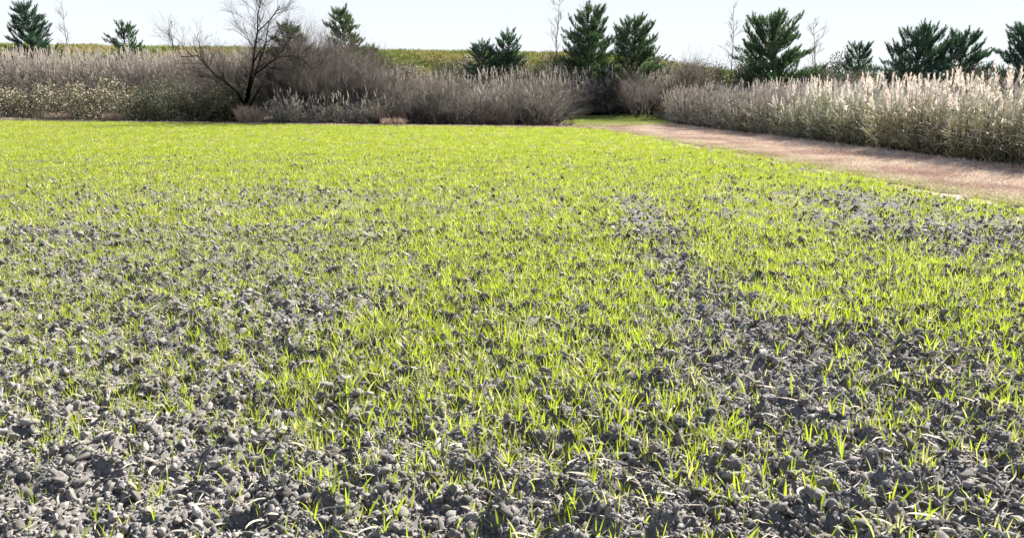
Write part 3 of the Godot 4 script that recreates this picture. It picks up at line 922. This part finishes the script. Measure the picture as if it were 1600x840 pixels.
func build_soil() -> void:
	# rows of the mesh lie closer together near the camera's end of the field
	var mb := MB.new()
	var w := 620
	var rows := 0
	var z := -0.6
	var zs := PackedFloat32Array([3.0, 1.5, 0.6, 0.0, -0.3])
	while z > -68.0:
		zs.append(z)
		z -= 0.0085 * maxf(-z, 1.5)
	for zz in zs:
		var half := 2.4 + 0.95 * maxf(-zz, 0.5)
		for a in w:
			var x := lerpf(-half, half, float(a) / (w - 1))
			mb.v.append(Vector3(x, field_y(x, zz), zz))
			mb.c.append(soil_tone(x, zz) * 0.8)  # sheet darker than its crumbs: shade of the gaps put into the colour
	finish_grid(mb, w, zs.size())
	var soilm := material(0.95, noise_tex(512, 0.04, 0.7, 1.0, 51, 5), 3.0, Color(0, 0, 0), 0.2)
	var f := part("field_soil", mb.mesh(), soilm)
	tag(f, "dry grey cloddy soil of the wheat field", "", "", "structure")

	# clods
	rng.seed = 700
	var clods := []
	for k in 10: clods.append(make_clod(710 + k, 1))
	var fine := []
	for k in 6: fine.append(make_clod(730 + k, 0))
	var near := []
	var cps := []
	for k in 16: cps.append(Copies.new())
	for k in 250000:
		var zz := -1.5 - 7.5 * pow(rng.randf(), 1.25)
		var half := 0.9 - 0.72 * zz
		var x := rf(-half, half)
		var r := 0.004 + 0.0085 * pow(rng.randf(), 2.2) + 0.026 * pow(rng.randf(), 24.0)
		lay_clod(x, zz, r, cps, near)
	for k in 60000:
		var zz := -8.0 - 14.0 * rng.randf()
		var half := 0.9 - 0.72 * zz
		var x := rf(-half, half)
		if inside(x, zz) < 0.1: continue
		lay_clod(x, zz, 0.009 + 0.03 * pow(rng.randf(), 5.0), cps, near)
	near.sort_custom(func(a, b): return a[0] > b[0])
	var tones := []
	for k in 4:
		var mm: StandardMaterial3D = soilm.duplicate()
		mm.vertex_color_use_as_albedo = false
		mm.albedo_color = Color(0.18 + 0.035 * k, 0.171 + 0.033 * k, 0.161 + 0.031 * k).linear_to_srgb()
		tones.append(mm)
	for k in near.size():
		var q: Array = near[k]
		if k < 280:
			var o := part("soil_clod", clods[q[3]], tones[k % 4])
			o.transform = Transform3D(q[1], q[2])
			tag(o, "large dry grey soil clod lying " + spot(q[2]), "soil clod", "large clods in the foreground")
		else:
			cps[q[3]].put(q[1], q[2], q[4])
	var root := thing("soil_crumbs", Vector3.ZERO)
	tag(root, "dry grey crumbs and small clods covering the wheat field", "soil", "", "stuff")
	for k in 16:
		if cps[k].count: copies_part("crumbs", clods[k] if k < 10 else fine[k - 10], soilm, cps[k], root)

func spot(p: Vector3) -> String:
	var u := p.x / -p.z
	var side := "at the far left" if u < -0.38 else ("left of centre" if u < -0.12 else ("in the middle" if u < 0.12 else ("right of centre" if u < 0.38 else "at the far right")))
	return side + (" of the bottom edge" if p.z > -2.85 else (" of the near foreground" if p.z > -3.5 else " of the foreground, farther back"))

func lay_clod(x: float, z: float, r: float, cps: Array, near: Array) -> void:
	var b := Basis.from_euler(Vector3(rf(-1.2, 1.2), rf(0, TAU), rf(-1.2, 1.2))).scaled_local(Vector3(r * rf(0.75, 1.6), r * rf(0.65, 1.15), r * rf(0.7, 1.2)))
	var o := Vector3(x, field_y(x, z) + r * rf(0.3, 0.85), z)
	var s := soil_tone(x, z)
	var t := rf(0.6, 1.5) + 0.6 * pow(rng.randf(), 6.0)
	var c := Color(s.r * t, s.g * t, s.b * t)
	if r > 0.015:
		var k := rng.randi() % 10
		if z > -4.6 and absf(x) < -z * 0.64 and z < -2.3: near.append([r / -z, b, o, k, c])
		else: cps[k].put(b, o, c)
	else:
		cps[10 + rng.randi() % 6].put(b, o, c)

func make_plant(sd: int, nl: int, h: float, seg: int, spread := 0.012) -> Array:
	rng.seed = sd
	var out := []
	var a0 := rf(0, TAU)
	for k in nl:
		var mb := MB.new()
		var a := a0 + TAU * k / nl + rf(-0.7, 0.7)
		var lean := rf(0.02, 0.36)
		var d := Vector3(cos(a) * lean, 1.0, sin(a) * lean).normalized()
		var t := rf(0.82, 1.18)
		var base := Color(1.15 * t, 1.05 * t, 1.3 * t)
		var tip := Color(1.0 * t, 1.0 * t, 0.9 * t)
		mb.blade(Vector3(cos(a) * spread * rf(0, 1), -0.008, sin(a) * spread * rf(0, 1)), d, Vector3(cos(a), -0.35, sin(a)) * pow(rng.randf(), 1.6) * 1.25, perp(d), h * rf(0.55, 1.15), rf(0.0042, 0.0072), seg, base, tip, rf(-1.2, 1.2))
		out.append(mb)
	return out

func merged(list: Array) -> ArrayMesh:
	var parts := []
	for m in list: parts.append(m.mesh())
	return join(parts)

func leaf_tint() -> Color:
	var c := Color(0.31, 0.4, 0.045).lerp(Color(0.47, 0.51, 0.065), rng.randf())
	if rng.randf() < 0.2: c = Color(0.5, 0.48, 0.29)
	var t := rf(0.68, 1.18)
	return Color(c.r * t, c.g * t, c.b * t)

func build_wheat() -> void:
	var m := material(0.42, null, 1.0, Color(0.95, 1.0, 0.7), 0.5)
	var plants := []
	for k in 14: plants.append(make_plant(800 + k, 1 + (k + 1) % 3, 0.1, 7))
	var simple := []
	for k in 10: simple.append(merged(make_plant(820 + k, 3, 0.1, 4)))
	var tufts := []
	for k in 8:
		var list := []
		for j in 7:
			rng.seed = 840 + k * 10 + j
			var off := Vector3(rf(-0.11, 0.11), 0, rf(-0.11, 0.11))
			for q in make_plant(900 + k * 10 + j, 3, 0.1, 3):
				for vv in q.v.size(): q.v[vv] += off
				list.append(q)
		tufts.append(merged(list))
	var whole := []
	for p in plants: whole.append(merged(p))

	rng.seed = 1000
	var near := []
	var cps := []
	for k in 32: cps.append(Copies.new())
	for k in 98000:
		var z := -1.4 - 7.6 * rng.randf()
		if rng.randf() > (0.9 - 0.72 * z) / 7.4: continue
		var half := 0.9 - 0.72 * z
		var x := rf(-half, half)
		if rng.randf() > stand(x, z): continue
		var s := rf(0.5, 1.2) * (1.0 - 0.2 * smoothstep(-0.9, -1.6, x))
		var b := Basis(Vector3.UP, rf(0, TAU)).scaled(Vector3(s, s * rf(0.85, 1.15), s))
		var at := Vector3(x, field_y(x, z), z)
		var kind := rng.randi() % 14
		if z < -2.3 and z > -4.4 and absf(x) < -z * 0.66: near.append([-z, b, at, kind, leaf_tint()])
		else: cps[kind].put(b, at, leaf_tint())
	for k in 150000:
		var z := -9.0 - 13.0 * rng.randf()
		if rng.randf() > (0.9 - 0.72 * z) / 16.8: continue
		var half := 0.9 - 0.72 * z
		var x := rf(-half, half)
		if rng.randf() > stand(x, z): continue
		var s := rf(0.65, 1.25)
		cps[14 + rng.randi() % 10].put(Basis(Vector3.UP, rf(0, TAU)).scaled(Vector3(s * 1.15, s, s * 1.15)), Vector3(x, field_y(x, z), z), leaf_tint())
	for k in 210000:
		var z := -21.0 - 41.0 * rng.randf()
		if rng.randf() > (0.9 - 0.72 * z) / 45.5: continue
		var half := 0.9 - 0.72 * z
		var x := rf(-half, half)
		if inside(x, z) < 0.05 or rng.randf() > stand(x, z): continue
		var s := rf(0.7, 1.2)
		cps[24 + rng.randi() % 8].put(Basis(Vector3.UP, rf(0, TAU)).scaled(Vector3(1.2, s, 1.2)), Vector3(x, field_y(x, z), z), leaf_tint())

	# the nearest plants, each with its leaves
	near.sort_custom(func(a, b): return a[0] < b[0])
	var tints := []
	for k in 6:
		var mm: StandardMaterial3D = m.duplicate()
		mm.albedo_color = leaf_tint().linear_to_srgb()
		tints.append(mm)
	var leaf_meshes := []
	for p in plants:
		var l := []
		for q in p: l.append(q.mesh())
		leaf_meshes.append(l)
	for k in near.size():
		var q: Array = near[k]
		if k < 300:
			var o := thing("wheat_seedling", q[2])
			o.transform = Transform3D(q[1], q[2])
			for l in leaf_meshes[q[3]]: part("leaf", l, tints[k % 6], o)
			tag(o, "young wheat seedling with %s %s" % [["one narrow upright leaf", "two narrow bright leaves", "three narrow bright leaves"][leaf_meshes[q[3]].size() - 1], spot(q[2])], "seedling", "wheat seedlings nearest the camera")
		else:
			cps[q[3]].put(q[1], q[2], q[4])
	var root := thing("wheat_crop", Vector3.ZERO)
	tag(root, "bright yellow-green young wheat coming up across the field", "wheat", "", "stuff")
	for k in 32:
		if cps[k].count == 0: continue
		var mesh: Mesh = whole[k] if k < 14 else (simple[k - 14] if k < 24 else tufts[k - 24])
		copies_part("seedlings", mesh, m, cps[k], root)

func build_residue() -> void:
	# pale straw and stalk ends on the soil
	rng.seed = 1100
	var m := material(0.7, null, 1.0, Color(0.3, 0.28, 0.25), 0.4)
	var root := thing("straw_residue", Vector3.ZERO)
	tag(root, "pale broken straw strewn over the bare soil", "straw", "", "stuff")
	for vrt in 14:
		var mb := MB.new()
		var a := rf(-0.1, 0.7)
		mb.blade(Vector3.ZERO, Vector3(1, a, 0), Vector3(rf(-0.5, 0.2), rf(-1.0, 0.2), rf(-1.6, 1.6)), Vector3(0, rf(-0.4, 0.4), 1).normalized(), rf(0.035, 0.11), rf(0.003, 0.007), 5, Color(1, 1, 1), Color(0.9, 0.9, 0.9), rf(-1, 1))
		var cp := Copies.new()
		for k in 3000:
			var z := -1.5 - 12.0 * pow(rng.randf(), 1.6)
			var half := 0.9 - 0.72 * z
			var x := rf(-half, half)
			if inside(x, z) < 0.0: continue
			if rng.randf() > 0.6 + 0.4 * smoothstep(-0.5, 1.0, x): continue
			var t := rf(0.75, 1.15)
			var c := Color(0.42 * t, 0.375 * t, 0.3 * t)
			cp.put(Basis(Vector3.UP, rf(0, TAU)).scaled(Vector3.ONE * (0.25 + 1.1 * pow(rng.randf(), 2.5))), Vector3(x, field_y(x, z) + rf(0.004, 0.016), z), c)
		copies_part("straw", mb.mesh(), m, cp, root)
